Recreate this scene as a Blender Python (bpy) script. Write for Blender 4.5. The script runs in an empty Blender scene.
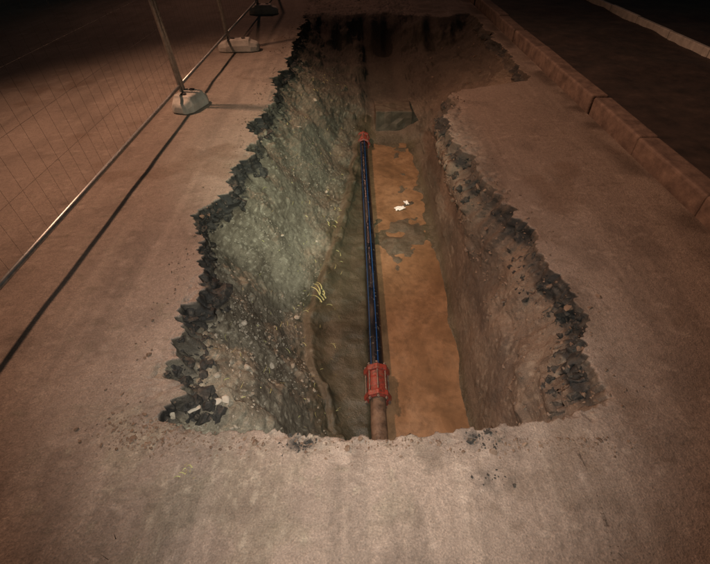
import bpy, bmesh, math, random
import numpy as np
from mathutils import Vector, Matrix, Euler
random.seed(7); rng=np.random.default_rng(7)
S=bpy.context.scene

# ------------------------------------------------------------ numpy noise
def _h(ix,iy,iz,s):
    s=int(s)
    n=(ix*374761393+iy*668265263+iz*2147483647+s*1274126177)&0xFFFFFFFF
    n=((n^(n>>13))*1274126177)&0xFFFFFFFF
    n=(n^(n>>16))&0xFFFFFFFF
    n=((n^(n>>15))*2246822519)&0xFFFFFFFF
    n=n^(n>>13)
    return (n&0xFFFFFF)/float(0xFFFFFF)*2-1
def vn(x,y,z,s=0):
    x=np.asarray(x,float);y=np.asarray(y,float)+0*x;z=np.asarray(z,float)+0*x
    ix=np.floor(x).astype(np.int64);iy=np.floor(y).astype(np.int64);iz=np.floor(z).astype(np.int64)
    fx=x-ix;fy=y-iy;fz=z-iz
    u=fx*fx*(3-2*fx);v=fy*fy*(3-2*fy);w=fz*fz*(3-2*fz)
    r=0
    for dx in (0,1):
        for dy in (0,1):
            for dz in (0,1):
                r=r+_h(ix+dx,iy+dy,iz+dz,s)*(u if dx else 1-u)*(v if dy else 1-v)*(w if dz else 1-w)
    return r
_rots=[np.array(Euler((.7+k*1.3,.4+k*.9,1.1+k*2.1)).to_matrix()) for k in range(8)]
def fbm(x,y,z,f,o=3,s=0):
    r=0;a=1;x=np.asarray(x,float);y=np.asarray(y,float)+0*x;z=np.asarray(z,float)+0*x
    for k in range(o):
        R=_rots[(k+s)%8]
        r=r+a*vn((R[0,0]*x+R[0,1]*y+R[0,2]*z)*f,(R[1,0]*x+R[1,1]*y+R[1,2]*z)*f,(R[2,0]*x+R[2,1]*y+R[2,2]*z)*f,s+k*17);f*=2.03;a*=.5
    return r
def sstep(a,b,x):
    t=np.clip((x-a)/(b-a),0,1);return t*t*(3-2*t)
def mixc(w,a,b):
    a=np.asarray(a,float);b=np.asarray(b,float);w=np.asarray(w)[...,None]
    return a*(1-w)+b*w

# ------------------------------------------------------------ node helpers
def mat(name):
    m=bpy.data.materials.new(name);m.use_nodes=True
    nt=m.node_tree;b=nt.nodes['Principled BSDF']
    return m,nt,b
class N:
    def __init__(s,nt): s.nt=nt; s.tc=nt.nodes.new('ShaderNodeTexCoord').outputs['Object']
    def _in(s,sock,v):
        if isinstance(v,bpy.types.NodeSocket): s.nt.links.new(v,sock)
        else: sock.default_value=v
    def mapping(s,scale):
        n=s.nt.nodes.new('ShaderNodeMapping');s.nt.links.new(s.tc,n.inputs[0]);n.inputs['Scale'].default_value=scale
        return n.outputs[0]
    def noise(s,sc,det=5,rough=.6,vec=None,dist=0):
        n=s.nt.nodes.new('ShaderNodeTexNoise');s.nt.links.new(vec or s.tc,n.inputs['Vector'])
        n.inputs['Scale'].default_value=sc;n.inputs['Detail'].default_value=det;n.inputs['Roughness'].default_value=rough;n.inputs['Distortion'].default_value=dist
        return n.outputs['Fac']
    def ramp(s,f,stops):
        n=s.nt.nodes.new('ShaderNodeValToRGB');s.nt.links.new(f,n.inputs[0])
        e=n.color_ramp.elements
        while len(e)<len(stops): e.new(.5)
        for k,(p,c) in enumerate(stops):
            e[k].position=p
            e[k].color=(c,c,c,1) if isinstance(c,(int,float)) else (*c,1)
        return n.outputs[0]
    def mix(s,f,a,b,mode='MIX'):
        n=s.nt.nodes.new('ShaderNodeMix');n.data_type='RGBA';n.blend_type=mode
        s._in(n.inputs[0],f)
        for k,v in ((6,a),(7,b)):
            if isinstance(v,tuple): n.inputs[k].default_value=(*v,1)
            else: s.nt.links.new(v,n.inputs[k])
        return n.outputs[2]
    def math(s,op,a,b=0.):
        n=s.nt.nodes.new('ShaderNodeMath');n.operation=op
        s._in(n.inputs[0],a);s._in(n.inputs[1],b);return n.outputs[0]
    def bump(s,h,st,dist=.01):
        n=s.nt.nodes.new('ShaderNodeBump');s.nt.links.new(h,n.inputs['Height']);n.inputs['Strength'].default_value=st;n.inputs['Distance'].default_value=dist
        return n.outputs[0]
    def attr(s,name):
        n=s.nt.nodes.new('ShaderNodeAttribute');n.attribute_name=name
        return n.outputs['Color'],n.outputs['Alpha']

# ground material: surface colour stored per vertex (asphalt, tarmac, clay, mud), fine grain in nodes
m_te,nt,b=mat('excavated_ground');n=N(nt)
C,A=n.attr('surface')
g1=n.noise(150,2,.75);g2=n.noise(34,2,.7)
c=n.mix(n.ramp(g1,[(.52,0),(.75,.6)]),C,n.mix(1.,C,(1.95,1.9,1.85),'MULTIPLY'))
c=n.mix(n.ramp(g1,[(.28,.65),(.47,0)]),c,n.mix(1.,C,(.42,.42,.42),'MULTIPLY'))
c=n.mix(n.ramp(g2,[(.3,.45),(.55,0)]),c,n.mix(1.,C,(.55,.54,.52),'MULTIPLY'))
nt.links.new(c,b.inputs['Base Color'])
nt.links.new(A,b.inputs['Roughness'])
nt.links.new(n.bump(n.math('ADD',g1,n.math('MULTIPLY',g2,1.6)),.6,.007),b.inputs['Normal'])

def simple(name,stops,sc=20,rough=.7,bs=.4,bd=.004,metal=0,det=3):
    m,nt,b=mat(name);n=N(nt)
    f=n.noise(sc,det,.65)
    nt.links.new(n.ramp(f,stops),b.inputs['Base Color']);b.inputs['Roughness'].default_value=rough;b.inputs['Metallic'].default_value=metal
    if bs: nt.links.new(n.bump(n.noise(sc*3,2,.7),bs,bd),b.inputs['Normal'])
    return m
m_tar=simple('broken_tarmac',[(.3,(.010,.010,.009)),(.55,(.028,.026,.022)),(.75,(.10,.082,.062))],45,.8,.7,.006)
m_rock=simple('stone',[(.3,(.14,.125,.095)),(.6,(.24,.215,.17)),(.8,(.34,.31,.26))],12)
m_conc=simple('concrete',[(.3,(.28,.26,.23)),(.6,(.42,.39,.35)),(.8,(.5,.47,.42))],9)
m_dconc=simple('muddy_concrete',[(.3,(.045,.034,.022)),(.6,(.09,.07,.048)),(.8,(.14,.115,.08))],9)
m_kerb=simple('kerb_stone',[(.3,(.07,.046,.036)),(.6,(.16,.11,.085)),(.8,(.24,.17,.13))],7,.8,.6,.008)
m_galv=simple('galvanised_steel',[(.3,(.30,.31,.31)),(.7,(.5,.51,.5))],30,.42,.1,.001,.75)
m_wire=simple('dull_wire',[(.3,(.05,.048,.045)),(.7,(.10,.095,.09))],30,.6,0,.001,.4)
m_hole=simple('dark_socket',[(.3,(.01,.01,.01)),(.7,(.02,.02,.02))],30)
m_red=simple('red_epoxy_coating',[(.34,(.09,.028,.018)),(.5,(.23,.028,.018)),(.66,(.13,.06,.038))],34,.5,.4,.003)
m_bolt=simple('muddy_bolt_steel',[(.3,(.10,.07,.055)),(.7,(.24,.19,.16))],60,.5,.2,.001,.4)
m_old=simple('old_cast_iron',[(.3,(.05,.03,.018)),(.55,(.12,.075,.048)),(.8,(.2,.14,.09))],14,.6,.8,.006)
m_paper=simple('white_litter',[(.3,(.6,.6,.58)),(.7,(.8,.8,.78))],20)
m_grass=simple('cut_grass',[(.3,(.19,.19,.07)),(.7,(.42,.40,.18))],15)
m_pave=simple('verge_soil',[(.3,(.016,.011,.009)),(.6,(.04,.027,.021)),(.8,(.07,.048,.038))],5)
m_clod=simple('soil_clod',[(.3,(.07,.045,.03)),(.6,(.14,.095,.065)),(.8,(.2,.14,.1))],20)

m_pipe,nt,b=mat('black_polyethylene');n=N(nt)
u,_a=n.attr('stripe')
sc=n.noise(45,3,.75);sc2=n.noise(6,3,.6,n.mapping((1,.5,1)))
base=n.mix(n.ramp(sc2,[(.55,0),(.75,.35)]),(.005,.006,.009),(.05,.04,.028))
base=n.mix(u,base,(.015,.07,.22))
base=n.mix(n.ramp(sc,[(.62,0),(.70,.75)]),base,(.26,.23,.18))
nt.links.new(base,b.inputs['Base Color'])
nt.links.new(n.ramp(sc2,[(.35,.16),(.7,.42)]),b.inputs['Roughness'])

m_wat,nt,b=mat('muddy_water');n=N(nt)
f1=n.noise(1.9,5,.66,dist=.6);f2=n.noise(13,4,.7)
wc=n.ramp(f1,[(.3,(.130,.075,.040)),(.5,(.215,.124,.066)),(.7,(.28,.170,.094))])
wc=n.mix(n.ramp(f2,[(.42,0),(.68,.7)]),wc,(.105,.064,.036))
nt.links.new(wc,b.inputs['Base Color'])
nt.links.new(n.ramp(f1,[(.4,.18),(.6,.5)]),b.inputs['Roughness'])
nt.links.new(n.bump(f2,.4,.014),b.inputs['Normal'])

# ------------------------------------------------------------ mesh helper
def np_mesh(name,V,F,mats,smooth=True):
    me=bpy.data.meshes.new(name)
    V=np.asarray(V,np.float32);F=np.asarray(F,np.int32);k=F.shape[1]
    me.vertices.add(len(V));me.vertices.foreach_set('co',V.ravel())
    me.loops.add(F.size);me.loops.foreach_set('vertex_index',F.ravel())
    me.polygons.add(len(F));me.polygons.foreach_set('loop_start',np.arange(0,F.size,k,dtype=np.int32))
    me.polygons.foreach_set('loop_total',np.full(len(F),k,np.int32))
    me.update(calc_edges=True)
    me.polygons.foreach_set('use_smooth',np.full(len(F),smooth))
    for m in mats: me.materials.append(m)
    me.validate()
    o=bpy.data.objects.new(name,me);S.collection.objects.link(o)
    return o
def grid_faces(a,b_):
    I=np.arange(a*b_).reshape(a,b_)
    return np.stack([I[:-1,:-1],I[:-1,1:],I[1:,1:],I[1:,:-1]],-1).reshape(-1,4)
def set_attr(o,name,C):
    ca=o.data.color_attributes.new(name,'FLOAT_COLOR','POINT');ca.data.foreach_set('color',np.asarray(C,np.float32).ravel())

def asphalt_colour(X,Y):
    t=np.clip(.5+.42*fbm(X,Y,0*X,1.1,4,201),0,1)
    c=mixc(t,(.158,.124,.102),(.245,.197,.162))
    t=sstep(.1,.9,fbm(X,Y,0*X,5,4,211));c=mixc(t*.5,c,(.115,.09,.074))
    t=sstep(.0,.9,.5*vn(X*11,Y*.8,0*X,221)+.5*vn(X*25,Y*1.5,0*X,222)+.3*vn(X*60,Y*3,0*X,223));c=mixc(t*.35,c,(.31,.26,.215))
    t=sstep(.35,.8,vn(X*4,Y*.6,0*X,231)+.4*vn(X*30,Y*2,0*X,232));c=mixc(t*.4,c,(.10,.08,.066))
    t=sstep(.5,.95,fbm(X,Y,0*X,22,2,241));c=mixc(t*.5,c,(.3,.25,.21))
    t=sstep(.55,.9,fbm(X,Y,0*X,2.7,3,251));c=mixc(t*.5,c,(.12,.08,.055))
    t=np.exp(-((X-2.2)/.14)**2)*sstep(-.8,.3,fbm(X,Y,0*X,4,3,261));c=mixc(t*.8,c,(.055,.038,.028))
    return c

# ------------------------------------------------------------ trench terrain
X0,X1,Y0,Y1=-2.4,2.25,.2,10.2
ys=[Y0]
while ys[-1]<Y1:
    y=ys[-1]
    st=.02 if y<.7 else (.005 if y<1.12 else .010 if y<2.6 else .015 if y<5 else .026)
    ys.append(y+st)
ys=np.array(ys);ys[-1]=Y1
def P(pts): a=np.array(pts);return np.interp(ys,a[:,0],a[:,1])
def jag(y,s,a):
    w=y+.04*vn(y*9,s,0,s)
    return a*(vn(np.floor(w*8)*.77,s*3.1,0,s)*.7+vn(y*4,s,0,s+3)*.7+vn(np.floor(w*19)*.77,s,0,s+5)*.4+vn(y*30,s,0,s+6)*.35+vn(y*70,s,0,s+9)*.2)
xL=P([(.2,-.85),(.97,-.85),(1.13,-.82),(1.43,-.87),(1.8,-.88),(2.2,-.88),(2.32,-.92),(2.45,-1.02),(2.6,-.96),(3.0,-.93),(4.06,-.92),(6,-.84),(7.6,-.86),(10.2,-.9)])+jag(ys,1.,.07)
xR=P([(.2,1.0),(.95,1.0),(1.3,1.13),(1.7,1.17),(2.16,1.12),(2.5,1.12),(2.77,1.03),(3.15,.93),(3.82,.88),(4.4,.95),(4.82,1.07),(5.0,1.5),(5.2,1.95),(5.4,2.04),(8.6,2.1),(10.2,2.1)])+jag(ys,4.,.065)
xR=np.minimum(xR,2.14)
zf=P([(.2,-1.0),(5.7,-1.0),(6.2,-.8),(7.2,-.62),(8.4,-.5),(10.2,-.5)])
lf=P([(.2,-.13),(1.3,-.13),(1.55,-.22),(1.9,-.33),(2.3,-.38),(2.8,-.30),(3.4,-.2),(4.2,-.1),(5.6,0.02),(6.2,.1),(8,.05),(10.2,0)])
rf=P([(.2,.78),(1.5,.77),(3.3,.83),(5.6,.8),(6.2,.7),(8,.7),(10.2,.7)])
far=sstep(4.75,5.35,ys)
nearb=1-sstep(1.2,2.0,ys)
def L(a,b,t): return a*(1-t)+b*t
pts=[(0*ys+X0,0*ys),
 (xL,0*ys),
 (xL+.018,-.07+0*ys),
 (xL+.05,-.125+0*ys),
 (L(xL,lf,.36)+.06*nearb,L(-.36,-.25,nearb)),
 (L(xL,lf,.74)+.03*nearb,L(zf*.74,zf*.6,nearb)),
 (lf,zf+.12),
 (lf+.12,zf+.0),
 (rf-.05,zf),
 (rf,zf+.07),
 (L(rf+.09,rf+.35,far),L(-.52,zf+.17,far)),
 (L(np.maximum(xR-.16,rf+.04),xR-.35,far),L(-.27,-.3,far)),
 (xR-.075,-.16+0*ys),
 (xR-.02,-.07+0*ys),
 (xR,0*ys),
 (0*ys+X1,0*ys)]
cnt=[64,14,14,70,70,46,14,60,12,60,44,22,14,14,60]
Xs=[];Zs=[]
for k,c in enumerate(cnt):
    t=np.linspace(0,1,c,endpoint=False)
    if k==0: t=1-(1-t)**2
    if k==len(cnt)-1: t=t**2
    (xa,za),(xb,zb)=pts[k],pts[k+1]
    Xs.append(xa[:,None]*(1-t)+xb[:,None]*t);Zs.append(za[:,None]*(1-t)+zb[:,None]*t)
Xs.append(pts[-1][0][:,None]);Zs.append(pts[-1][1][:,None])
X=np.hstack(Xs);Z=np.hstack(Zs);ny,nx=X.shape
Y=np.repeat(ys[:,None],nx,1)
cum=np.cumsum([0]+cnt)
a0,a1=cum[3]+4,cum[12]-2
for _ in range(70):
    for Q in (X,Z):
        Q[:,a0:a1]=.5*Q[:,a0:a1]+.25*(Q[:,a0-1:a1-1]+Q[:,a0+1:a1+1])
col=np.arange(nx)
w_=np.clip(col-(cum[3]+6),0,40)/40*np.clip((cum[12]-6)-col,0,25)/25
for _ in range(30):
    Xm=X.copy();Xm[1:-1]=.5*X[1:-1]+.25*(X[:-2]+X[2:]);X=X*(1-w_)+Xm*w_
inside=((col>cum[1])&(col<cum[14])).astype(float)[None,:]
yf=np.interp(X,[-1.0,-.86,-.7,-.55,-.32,-.2,0,.1,.3,.45,.62,.8,1.02,1.3],[1.1,.99,.91,.875,.895,.87,.862,.865,.885,.895,.93,.94,.99,1.1])
yf=yf+.014*vn(X*14,0*X,0*X,31)+.012*vn(X*40,0*X,0*X,32)+.006*vn(X*110,0*X,0*X,33)
D=sstep(0,1,(Y-yf)/.035)
yb=7.9+.25*vn(X*2,0*X,0*X,41)+.1*vn(X*7,0*X,0*X,43)
D2=1-sstep(0,1,(Y-yb)/(.9+.2*vn(X*3,Y*3,0*X,44)))
Dm=D*D2
Z0=Z.copy();Z=Z*Dm
Lside=(col<cum[6])[None,:]
tarw=np.exp(-(np.maximum(0,-Z0-.10+.035*vn(X*4,Y*4,Z*4,52))/.03)**2)*inside
tarw=tarw*(.4+.6*sstep(-.35,.1,vn(X*5,Y*5,Z*5,51)))
tarn=np.where(Lside,tarw,tarw*.9)*(1-.6*sstep(7.2,8.2,Y))
def normals(X,Y,Z):
    P3=np.stack([X,Y,Z],-1)
    du=np.gradient(P3,axis=1);dv=np.gradient(P3,axis=0)
    nn=np.cross(du,dv);l=np.linalg.norm(nn,axis=-1,keepdims=True);return nn/np.maximum(l,1e-9)
Nn=normals(X,Y,Z0*D2)
dep=np.clip(-Z/.12,0,1)
soilw=dep*inside
flr=np.where((col>cum[6]+8)[None,:]&(col<cum[10]-45)[None,:],1.0,0.0)*np.ones_like(X)
lo=fbm(X,Y,Z,3.2,2,61)*.042+fbm(X,Y,Z,11,3,63)*.010+fbm(X,Y,Z,48,2,65)*.0055
clumps=np.maximum(0,fbm(X,Y,Z,9,2,71)-.45)*.045
amp=np.where(flr>0,.38,1.0)
rightw=sstep(.74,.84,X)*(1-far[:,None])
amp=amp*(1-.4*rightw*sstep(-.35,-.5,Z))
midL=np.exp(-((X+.42)/.25)**2)*sstep(1.6,2.3,Y)*(1-sstep(5,6.5,Y))
amp=amp*(1-.25*midL)
d=(lo*amp+clumps*np.where(flr>0,.1,1.)*(1-.7*rightw)*(1-.5*midL))*soilw
d+=.045*rightw*sstep(-.05,.35,vn(X*1.5,Y*3.4,Z*9,67))*soilw*sstep(-.55,-.35,Z)
tb=(fbm(X,Y,Z,13,3,81)*.034+np.maximum(0,fbm(X,Y,Z,26,2,85))*.03)*tarn*dep
tx=fbm(X,Y,Z,17,2,91)*.024*tarn*dep; ty=fbm(X,Y,Z,17,2,93)*.03*tarn*dep
X2=X+Nn[...,0]*(d+tb)+tx;Y2=Y+Nn[...,1]*d+ty;Z2=Z+Nn[...,2]*(d+tb*.6)
Z2=np.where(inside>0,np.minimum(Z2,.004),Z2)
isl=.035*np.exp(-((X-.36)/.22)**2-((Y-3.35)/.75)**2)*(1+.9*fbm(X,Y,0*X,6,3,95))
isl+=.03*np.exp(-((X-.62)/.16)**2-((Y-4.3)/.9)**2)*(1+.9*fbm(X,Y,0*X,6,3,96))
isl+=.02*np.exp(-((X-.4)/.5)**2-((Y-5.7)/.5)**2)
Z2+=isl*flr*Dm
Z2-=.03*flr*Dm*np.exp(-((X-.45)/.3)**2)*np.exp(-((Y-1.9)/.7)**2)
Z2+=.075*(1-sstep(.07,.17,X))*sstep(-.86,-.93,Z)*Dm*(Y<6)*(1-.3*fbm(X,Y,0*X,5,3,97))
topw=1-dep
edge=(X-X0)*(X1-X)*(Y-Y0)*(Y1-Y)
em=np.clip(edge/.4,0,1)
Z2+=topw*em*fbm(X,Y,0*X,2.5,2,99)*.006
crumb=np.exp(-(np.maximum(0,yf-Y)/.06)**2)*topw*((X>-.9)&(X<1.1))
Z2-=crumb*np.maximum(0,fbm(X,Y,0*X,22,2,101))*.022
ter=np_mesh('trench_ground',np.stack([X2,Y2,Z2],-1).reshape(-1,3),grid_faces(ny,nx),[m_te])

# surface colour of the terrain
Rz=np.clip(1-sstep(.003,.012,-Z+.008*vn(X*30,Y*30,Z*30,111)),0,1)
spill=sstep(.0,.6,fbm(X,Y,0*X,5,4,113))*(np.exp(-(np.maximum(0,xL[:,None]-X)/.07)**2)*(X<0)+np.exp(-(np.maximum(0,X-xR[:,None])/.09)**2)*(X>0))
fl=np.exp(-((X+.82)/.25)**2-((Y-.93)/.09)**2)*sstep(-.5,.3,fbm(X,Y,0*X,12,3,116))
Rz=Rz*(1-.6*np.clip(fl*1.2,0,1))*(1-.45*spill)
blob=np.clip(1.5*np.exp(-((X+.215)/.05)**2-((Y-.835)/.03)**2)+1.4*np.exp(-((X-.5)/.06)**2-((Y-.86)/.035)**2)+.7*np.exp(-((X-.52)/.08)**2-((Y-.70)/.04)**2),0,1)*sstep(-.2,.3,fbm(X,Y,0*X,40,2,115))
Gz=np.clip(tarn*dep*1.1+tarn*.9*inside*(Z<-.004),0,1)
Bz=np.clip(sstep(.05,.35,X)+.55*sstep(6.0,7.2,Y),0,1)
Bz=np.clip(Bz+.3*vn(X*3,Y*3,Z*3,117),0,1)
f1=np.clip(.5+.5*fbm(X,Y,Z,2.2,4,301),0,1);f2=fbm(X,Y,Z,10,4,311);f3=fbm(X,Y,Z,42,2,321)
dirt=mixc(f1,(.100,.087,.062),(.185,.166,.124))
dirt=mixc(sstep(.05,.8,f2)*.7,dirt,(.066,.054,.037))
dirt=mixc(sstep(.3,.85,f3)*.75,dirt,(.29,.27,.21))
dirt=mixc(sstep(.3,.85,-f3)*.55,dirt,(.045,.038,.027))
pale=sstep(-.2,.8,fbm(X,Y,Z,2.2,4,331))*midL;dirt=mixc(.4*pale,dirt,(.25,.235,.18))
f1=np.clip(.5+.5*fbm(X,Y,Z*2,3.0,4,341),0,1)
clay=mixc(f1,(.075,.053,.039),(.165,.123,.090))
clay=mixc(sstep(.1,.9,f2)*.6,clay,(.06,.043,.032));clay=mixc(sstep(.35,.85,f3)*.5,clay,(.23,.185,.14))
soil=mixc(Bz,dirt,clay)
soil=mixc(.8*sstep(5.7,7.2,Y)*inside,soil,(.032,.024,.016))  # soil darkened towards the far end, night gloom put into its colour
soil=mixc(.6*sstep(.2,.7,-fbm(X,Y,Z,1.4,3,343))*inside*(X>.6),soil,(.05,.037,.027))
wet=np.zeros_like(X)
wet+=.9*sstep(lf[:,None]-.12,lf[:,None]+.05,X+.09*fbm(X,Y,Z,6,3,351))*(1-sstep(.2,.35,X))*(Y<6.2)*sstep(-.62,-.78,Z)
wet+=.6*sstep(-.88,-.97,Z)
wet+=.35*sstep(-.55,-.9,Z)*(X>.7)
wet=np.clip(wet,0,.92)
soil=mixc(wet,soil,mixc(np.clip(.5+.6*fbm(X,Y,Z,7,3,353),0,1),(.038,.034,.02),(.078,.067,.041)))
tar=mixc(sstep(.0,.8,fbm(X,Y,Z,30,3,361)),(.011,.011,.010),(.040,.036,.030));tar=mixc(sstep(.5,.9,f3)*.5,tar,(.12,.10,.08))
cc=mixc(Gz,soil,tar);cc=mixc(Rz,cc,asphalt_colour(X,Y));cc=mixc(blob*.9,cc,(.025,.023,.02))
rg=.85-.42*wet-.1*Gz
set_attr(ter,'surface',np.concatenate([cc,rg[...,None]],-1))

# surrounding asphalt reaching the horizon (strips round the trench patch, one mesh)
def axis(a,b_,st):
    r=[a]
    while r[-1]<b_: r.append(r[-1]+st)
    r[-1]=b_;return r
parts=[]
gxs=[-400,-60,-25]+axis(-12,X0,.06);gys_mid=list(ys[::3]);gys_mid[-1]=Y1
parts.append((gxs,gys_mid))
parts.append((gxs+axis(X0,X1,.05)[1:],[-60,-20,-5]+axis(-1,Y0,.06)))
parts.append((gxs+axis(X0,X1,.09)[1:],axis(Y1,26,.12)+[60,500]))
Vs=[];Fs=[];Cs=[];o_=0
for ax,ay in parts:
    GX,GY=np.meshgrid(np.array(ax,float),np.array(ay,float))
    Vs.append(np.stack([GX,GY,0*GX],-1).reshape(-1,3));Fs.append(grid_faces(*GX.shape)+o_);o_+=GX.size
    c=asphalt_colour(GX,GY).reshape(-1,3);Cs.append(np.concatenate([c,np.full((len(c),1),.85)],1))
og=np_mesh('asphalt_ground',np.vstack(Vs),np.vstack(Fs),[m_te],smooth=False);set_attr(og,'surface',np.vstack(Cs))
gx=np.concatenate([np.linspace(2.46,8,60),[400]]);gy=np.concatenate([[-60],np.linspace(0,25,200),[500]])
GX,GY=np.meshgrid(gx,gy);GZ=.085+.03*fbm(GX,GY,0*GX,1.7,3,121)*np.clip((GX-2.46)*3,0,1)*(GX<9)
np_mesh('verge',np.stack([GX,GY,GZ],-1).reshape(-1,3),grid_faces(*GX.shape),[m_pave])

# ------------------------------------------------------------ bmesh helpers
def obj_bm(name,bm,m,parent=None,smooth=False,bev=0):
    me=bpy.data.meshes.new(name);bm.to_mesh(me);bm.free()
    for p in me.polygons: p.use_smooth=smooth
    me.materials.append(m)
    o=bpy.data.objects.new(name,me);S.collection.objects.link(o)
    if parent: o.parent=parent
    if bev:
        md=o.modifiers.new('b','BEVEL');md.width=bev;md.segments=3;md.limit_method='ANGLE'
    return o
def tube(bm,a,b,r,seg=12,r2=None):
    a=Vector(a);b=Vector(b);d_=b-a
    q=d_.to_track_quat('Z','Y').to_matrix().to_4x4()
    bmesh.ops.create_cone(bm,cap_ends=True,segments=seg,radius1=r,radius2=r if r2 is None else r2,depth=d_.length,matrix=Matrix.Translation((a+b)/2)@q)
def empty(name,loc=(0,0,0)):
    e=bpy.data.objects.new(name,None);e.location=loc;e.empty_display_size=.1;S.collection.objects.link(e);return e

WX,WY=np.meshgrid(np.linspace(.0,1.05,30),np.linspace(.93,5.95,100))
np_mesh('muddy_water',np.stack([WX,WY,WX*0-.972],-1).reshape(-1,3),grid_faces(*WX.shape),[m_wat])

# ------------------------------------------------------------ pipe
PX=.135;PZ=-.908;PR=.054
def cx(y): return PX+.012*math.sin(y*.8)-.004*(y-3)
def pz(y): return PZ+.006*math.sin(y*1.3)
pipe_root=empty('water_main_pipe')
seg=64;yy=np.linspace(1.72,5.62,80)
V=[];C_=[]
for y in yy:
    for k in range(seg):
        a=2*math.pi*k/seg
        V.append((cx(y)+PR*math.cos(a),y,pz(y)+PR*math.sin(a)))
        C_.append((1. if k in (14,24) else 0,)*3+(1,))
F=[]
for j in range(len(yy)-1):
    for k in range(seg):
        F.append((j*seg+k,(j+1)*seg+k,(j+1)*seg+(k+1)%seg,j*seg+(k+1)%seg))
po=np_mesh('pipe_body',V,F,[m_pipe]);po.parent=pipe_root
set_attr(po,'stripe',C_)
def old_pipe(name,y0,y1,r,dz0=0,dz1=0):
    V=[];F=[];n_=40;yy=np.linspace(y0,y1,30)
    for i,y in enumerate(yy):
        t=i/29
        for k in range(n_):
            a=2*math.pi*k/n_
            rr=r*(1+.04*float(vn(np.array([y*12]),math.cos(a)*2,math.sin(a)*2,5)[0]))
            V.append((cx(y)+rr*math.cos(a),y,pz(y)+dz0*(1-t)+dz1*t+rr*math.sin(a)))
    for j in range(29):
        for k in range(n_): F.append((j*n_+k,(j+1)*n_+k,(j+1)*n_+(k+1)%n_,j*n_+(k+1)%n_))
    o=np_mesh(name,V,F,[m_old]);o.parent=pipe_root
old_pipe('old_iron_pipe_near',.80,1.68,.052)
old_pipe('old_iron_pipe_far',5.66,6.4,.052,0,-.02)
def coupling(name,y0,y1,s=1.):
    e=empty(name)
    bm=bmesh.new()
    L_=y1-y0
    prof=[(0,.060),(0,.066),(.03,.078),(.03,.083),(.15,.084),(.19,.080),(.2,.068),(.34,.066),(.42,.071),(.58,.071),(.66,.066),(.8,.068),(.81,.080),(.85,.084),(.97,.083),(.97,.078),(1,.066),(1,.060)]
    n_=48;rows=[]
    for t,r in prof:
        y=y0+L_*t;row=[]
        for k in range(n_):
            a=2*math.pi*k/n_
            lob=1+.10*max(0,math.cos(8*a))*(1 if r>.077 else 0)
            row.append(bm.verts.new((cx(y)+r*s*lob*math.cos(a),y,pz(y)+r*s*lob*math.sin(a))))
        rows.append(row)
    for i in range(len(rows)-1):
        for k in range(n_): bm.faces.new((rows[i][k],rows[i+1][k],rows[i+1][(k+1)%n_],rows[i][(k+1)%n_]))
    obj_bm('coupling_body',bm,m_red,e,bev=.0015)
    bm=bmesh.new()
    for k in range(8):
        a=2*math.pi*k/8
        dx,dz=.077*s*math.cos(a),.077*s*math.sin(a)
        tube(bm,(cx(y0)+dx,y0-.016,pz(y0)+dz),(cx(y1)+dx,y1+.016,pz(y1)+dz),.005,8)
        for yb_,dd in ((y0-.002,-.011),(y1+.002,.011)):
            tube(bm,(cx(yb_)+dx,yb_,pz(yb_)+dz),(cx(yb_)+dx,yb_+dd,pz(yb_)+dz),.010,6)
    obj_bm('coupling_bolts',bm,m_bolt,e)
    return e
coupling('pipe_coupling',1.60,1.86,1.0)
coupling('pipe_coupling',5.50,5.74,1.0)

# ------------------------------------------------------------ concrete block at the far end
def lump_block(name,cen,size,m,rot=0,amp=.015,bev=.02,seed=0):
    bm=bmesh.new();bmesh.ops.create_cube(bm,size=1)
    for v in bm.verts: v.co=Vector((v.co.x*size[0],v.co.y*size[1],v.co.z*size[2]))
    bmesh.ops.bevel(bm,geom=bm.edges[:],offset=bev,segments=3,affect='EDGES',profile=.6)
    bmesh.ops.triangulate(bm,faces=bm.faces[:])
    bmesh.ops.subdivide_edges(bm,edges=[e for e in bm.edges if e.calc_length()>.06],cuts=4,use_grid_fill=True)
    P_=np.array([v.co[:] for v in bm.verts])
    dn=fbm(P_[:,0],P_[:,1],P_[:,2],9,3,seed)*amp
    for v,q in zip(bm.verts,dn): v.co+=v.co.normalized()*float(q)
    o=obj_bm(name,bm,m)
    o.location=cen;o.rotation_euler=(0,0,rot);return o
lump_block('concrete_block',(.53,6.14,-.83),(.50,.42,.42),m_dconc,.03,.025,.02,3)

# ------------------------------------------------------------ kerb stones
bm=bmesh.new();y=-3.0;i=0
while y<28:
    Lk=.91
    M=Matrix.Translation((2.365+.012*math.sin(i*2.1),y+Lk/2,.03+.008*math.sin(i*1.7)))@Matrix.Rotation(.01*math.sin(i*3.3),4,'Z')
    bmesh.ops.create_cube(bm,size=1,matrix=M@Matrix.Diagonal((.17,Lk-.004,.22,1)))
    y+=Lk;i+=1
obj_bm('kerb',bm,m_kerb,bev=.022)
bm=bmesh.new();y=4;i=0
while y<26:
    bmesh.ops.create_cube(bm,size=1,matrix=Matrix.Translation((4.35,y+.45,.12+.006*math.sin(i*2.))) @Matrix.Diagonal((.06,.9,.12,1)));y+=.91;i+=1
obj_bm('path_edging',bm,m_conc,bev=.01)

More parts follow.
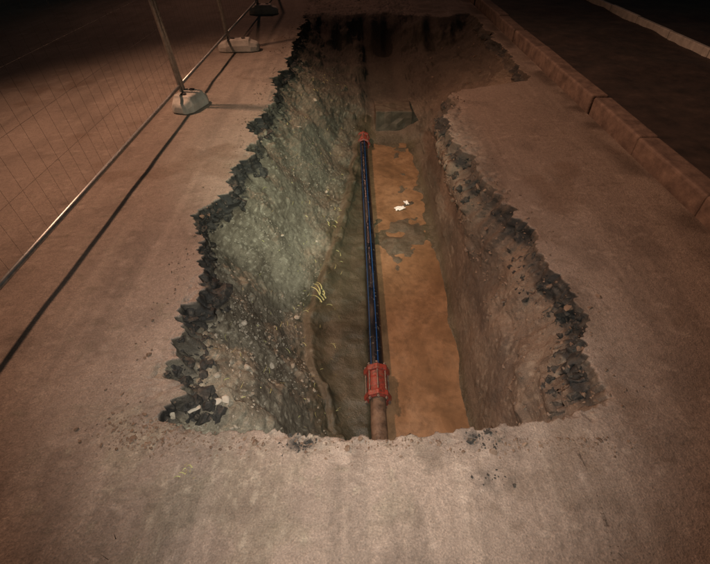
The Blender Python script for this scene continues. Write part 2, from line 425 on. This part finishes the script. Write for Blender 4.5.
# ------------------------------------------------------------ rocks
ico=bmesh.new();bmesh.ops.create_icosphere(ico,subdivisions=2,radius=1);ico.verts.ensure_lookup_table()
IV=np.array([v.co[:] for v in ico.verts]);IF=np.array([[v.index for v in f.verts] for f in ico.faces]);ico.free()
def rocks(name,items,m,rough=.35,flat=.65,smooth=False):
    Vs=[];Fs=[];o=0
    for (p,r) in items:
        s=rng.uniform(.6,1.25,3)*r;s[2]*=flat
        V_=IV*(1+rough*vn(IV[:,0]*1.6+rng.uniform(0,90),IV[:,1]*1.6,IV[:,2]*1.6,7)[:,None]*1.3)
        for _ in range(4):
            nrm=rng.normal(size=3);nrm/=np.linalg.norm(nrm);dd=V_@nrm;cl=np.maximum(0,dd-.62);V_=V_-cl[:,None]*nrm
        V_=V_*s
        E=np.array(Euler(rng.uniform(-.5,.5,2).tolist()+[rng.uniform(0,6.28)]).to_matrix())
        V_=V_@E.T+np.array(p)
        Vs.append(V_);Fs.append(IF+o);o+=len(IV)
    return np_mesh(name,np.vstack(Vs),np.vstack(Fs),[m],smooth=smooth)
G3=np.stack([X2,Y2,Z2],-1)
flat=G3.reshape(-1,3)
def at(x,y):
    k=np.argmin((flat[:,0]-x)**2+(flat[:,1]-y)**2);return flat[k]
sel=[]
jj=rng.integers(0,ny,60000);ii=rng.integers(cum[3],cum[7]-20,60000)
for j,i in zip(jj,ii):
    p=G3[j,i]
    if p[2]<-.14 and .9<p[1]<7.2 and vn(np.array([p[0]*3]),p[1]*3,0,5)[0]>-.2+.5*rng.random(): sel.append((p-np.array([0,0,.002]),min(.020,.0025+.0028*rng.exponential())))
    if len(sel)>3000: break
rocks('gravel',sel,m_rock)
sel=[]
jj=rng.integers(0,ny,20000);ii=rng.integers(cum[10],cum[14],20000)
for j,i in zip(jj,ii):
    p=G3[j,i]
    if -.5<p[2]<-.03 and 1<p[1]<8.2: sel.append((p,min(.03,.004+.005*rng.exponential())))
    if len(sel)>900: break
for _ in range(1000):
    x=rng.uniform(-.95,1.1);y=.86-abs(rng.normal())*.035
    if rng.random()<.45: x=-.8+rng.normal()*.12;y=.9+rng.normal()*.05
    sel.append((at(x,y),.0018+.002*rng.exponential()))
for _ in range(500):
    y=rng.uniform(1,8);x=-.95-abs(rng.normal())*.08
    sel.append(((x,y,.001),.002+.0025*rng.exponential()))
for _ in range(350):
    j=rng.integers(0,ny);y=ys[j]
    if 1.0<y<4.8: sel.append(((xR[j]+.01+abs(rng.normal())*.07,y,.001),.002+.0028*rng.exponential()))
rocks('soil_clods',sel,m_clod)
sel=[]
jj=rng.integers(0,ny,50000);ii=rng.integers(cum[1],cum[4]-45,50000);c=0
for j,i in zip(jj,ii):
    p=G3[j,i]
    if p[1]<1.02 or p[1]>8.0 or p[2]>-.025: continue
    if p[2]<-.17 and rng.random()>.10: continue
    sel.append((p-np.array([.012,0,.004]),min(.05,.005+.009*rng.exponential())));c+=1
    if c>1900: break
jj=rng.integers(0,ny,30000);ii=rng.integers(cum[11]+10,cum[14],30000);c=0
for j,i in zip(jj,ii):
    p=G3[j,i]
    if p[1]<1.1 or p[1]>4.9 or p[2]>-.03: continue
    if vn(np.array([0.]),p[1]*2.2,0,8)[0]<-.25: continue
    sel.append((p+np.array([.01,0,-.004]),min(.04,.005+.007*rng.exponential())));c+=1
    if c>900: break
for cx0,cy0,nn_ in ((-.215,.835,70),(.5,.86,70),(.52,.70,14)):
    for _ in range(nn_):
        x=cx0+rng.normal()*.035;y=cy0+rng.normal()*.02
        sel.append((at(x,y),.0018+.0022*rng.exponential()))
rocks('tarmac_rubble',sel,m_tar,.6,.8)
big=[(-.70,1.04,.030),(-.60,1.13,.028),(-.63,1.10,.02),(-.56,1.38,.022),(-.16,1.28,.030),(-.78,1.0,.02),(-.5,1.6,.018),(-.45,2.3,.02),(-.66,1.75,.02),(-.35,3.2,.022),(-.6,2.9,.02),(-.3,4.1,.025),(-.6,4.6,.03),(-.5,5.6,.03)]
rocks('loose_stones',[(at(x,y)+np.array([0,0,r*.4]),r) for x,y,r in big],simple('pale_stone',[(.3,(.24,.21,.16)),(.6,(.36,.32,.26)),(.8,(.45,.41,.34))],12),.3,.7)

# litter, grass
def strips(name,items,m):
    V=[];F=[]
    for (p,L_,w,az,tilt) in items:
        k=len(V);nseg=5
        for s in range(nseg+1):
            t=s/nseg
            dx=math.cos(az+.5*t)*L_*t;dy=math.sin(az+.5*t)*L_*t;dz=.006+math.sin(t*3.1)*L_*tilt
            ww=w*(1-.7*t)
            V.append((p[0]+dx-math.sin(az)*ww,p[1]+dy+math.cos(az)*ww,p[2]+dz));V.append((p[0]+dx+math.sin(az)*ww,p[1]+dy-math.cos(az)*ww,p[2]+dz+.002))
        for s in range(nseg): F.append((k+2*s,k+2*s+1,k+2*s+3,k+2*s+2))
    return np_mesh(name,V,F,[m])
it=[]
for _ in range(8): it.append((at(-.26+rng.normal()*.02,2.55+rng.normal()*.05),rng.uniform(.08,.15),.005,rng.uniform(1.5,2.1),.12))
for _ in range(5): it.append((at(-.22+rng.normal()*.03,3.6+rng.normal()*.08),rng.uniform(.05,.10),.004,rng.uniform(1,2.2),.15))
for _ in range(220): it.append((at(rng.uniform(-.75,-.1),rng.uniform(1.1,6.8)),rng.uniform(.02,.07),.0024,rng.uniform(0,6.28),.2))
for _ in range(12): it.append(((-.62+rng.normal()*.012,.72+rng.normal()*.015,0.003),rng.uniform(.01,.025),.002,rng.uniform(0,6.28),.2))
strips('grass_clippings',it,m_grass)
def paper(x,y,s,rot):
    n_=14;g=np.linspace(-1,1,n_);A_,B_=np.meshgrid(g,g)
    Zp=.3*vn(A_*1.8+x*9,B_*1.8,0*A_,3)+.12*vn(A_*5,B_*5,0*A_,4)
    p=at(x,y);c,s_=math.cos(rot),math.sin(rot)
    V=np.stack([p[0]+s*(A_*c-B_*.6*s_),p[1]+s*(A_*s_+B_*.6*c),max(p[2],-.972)+.012+s*Zp*.7],-1).reshape(-1,3)
    np_mesh('paper_litter',V,grid_faces(n_,n_),[m_paper])
paper(.49,4.05,.055,.4);paper(.565,4.15,.035,1.9)

# ------------------------------------------------------------ fence
def panel(ya,yb,x=-1.68,lean=-.085,hgt=1.98):
    root=empty('temporary_fence_panel',(x,ya,0))
    def pt(y,z): return (lean*z,y-ya,z)
    bm=bmesh.new();r=.019
    tube(bm,pt(ya,.03),pt(ya,hgt),r,14);tube(bm,pt(yb,.03),pt(yb,hgt),r,14)
    for z in (.20,hgt-.02): tube(bm,pt(ya,z),pt(yb,z),r*.8,12)
    obj_bm('frame_tubes',bm,m_galv,root,smooth=True)
    bm=bmesh.new();k=int((yb-ya)/.12)
    for i in range(1,k): 
        y=ya+(yb-ya)*i/k;tube(bm,pt(y,.2),pt(y,hgt-.02),.0008,4)
    for z in np.arange(.45,1.9,.25): tube(bm,pt(ya,z),pt(yb,z),.0008,4)
    obj_bm('wire_mesh',bm,m_wire,root)
    return root
panel(.90,4.39);panel(4.45,6.43);panel(6.49,8.8);panel(8.86,11.0)
def foot(x,y,rot,Lf=.52):
    root=empty('fence_foot',(x,y,0));root.rotation_euler=(0,0,rot)
    bm=bmesh.new()
    sec=[(-.5,.05,.07),(-.46,.09,.095),(-.30,.125,.12),(-.27,.125,.145),(.27,.125,.145),(.30,.125,.12),(.46,.09,.095),(.5,.05,.07)]
    rows=[]
    for t,w,h_ in sec:
        xx=t*Lf
        rows.append([bm.verts.new((xx,-w,.004)),bm.verts.new((xx,-w*.95,h_*.55)),bm.verts.new((xx,-w*.7,h_)),bm.verts.new((xx,w*.7,h_)),bm.verts.new((xx,w*.95,h_*.55)),bm.verts.new((xx,w,.004))])
    for a,b_ in zip(rows,rows[1:]):
        for k in range(6): bm.faces.new((a[k],a[(k+1)%6],b_[(k+1)%6],b_[k]))
    bm.faces.new(rows[0][::-1]);bm.faces.new(rows[-1])
    bmesh.ops.recalc_face_normals(bm,faces=bm.faces[:])
    obj_bm('block',bm,m_conc,root,bev=.012)
    bm=bmesh.new()
    for q in (-.07,.07): tube(bm,(q,0,.12),(q,0,.155),.027,16)
    obj_bm('sockets',bm,m_hole,root)
foot(-1.63,4.38,1.25,.40);foot(-1.56,6.46,.08,.54);foot(-1.60,8.83,.1,.5);foot(-1.70,.70,.15,.52);foot(-1.66,11.0,0,.5)

# ------------------------------------------------------------ lights
def spot(name,loc,tgt,E,col,size,blend,rad):
    l=bpy.data.lights.new(name,'SPOT');l.energy=E;l.color=col;l.spot_size=math.radians(size);l.spot_blend=blend;l.shadow_soft_size=rad
    o=bpy.data.objects.new(name,l);S.collection.objects.link(o);o.location=loc
    o.rotation_euler=(Vector(tgt)-Vector(loc)).to_track_quat('-Z','Y').to_euler();return o
spot('far_end_fill',(-4.7,4.6,6.4),(.3,3.5,-.2),2350,(1,.55,.35),70,1,.22)
spot('far_end_fill',(-3.5,17,7.5),(-.4,8.5,0),600,(1,.47,.30),60,1,.10)  # added fill lamp, unseen, that brightens the far end
spot('work_torch',(.30,.1,2.3),(-.28,3.7,-.4),880,(.98,1,.78),40,1,.05)
spot('camera_fill',(.02,0.02,1.68),(.0,1.4,-.2),270,(1,.92,.82),82,1,.03)  # added general fill at the camera to brighten the near asphalt
w=bpy.data.worlds.new('World');S.world=w;w.use_nodes=True
nt=w.node_tree;bg=nt.nodes['Background']
sky=nt.nodes.new('ShaderNodeTexSky');sky.sky_type='NISHITA';sky.sun_disc=False;sky.sun_elevation=math.radians(1);sky.sun_rotation=math.radians(-90)
nt.links.new(sky.outputs[0],bg.inputs[0]);bg.inputs[1].default_value=.02

# ------------------------------------------------------------ camera
cam=bpy.data.cameras.new('Camera');co=bpy.data.objects.new('Camera',cam);S.collection.objects.link(co)
co.location=(0,0,1.6);co.rotation_euler=(math.radians(48),0,0)
cam.sensor_fit='VERTICAL';cam.sensor_height=24;cam.lens=24*434/564;cam.clip_start=.02;cam.clip_end=1500
S.camera=co
S.view_settings.view_transform='Standard';S.view_settings.look='None';S.view_settings.exposure=0
print('verts',ny*nx)
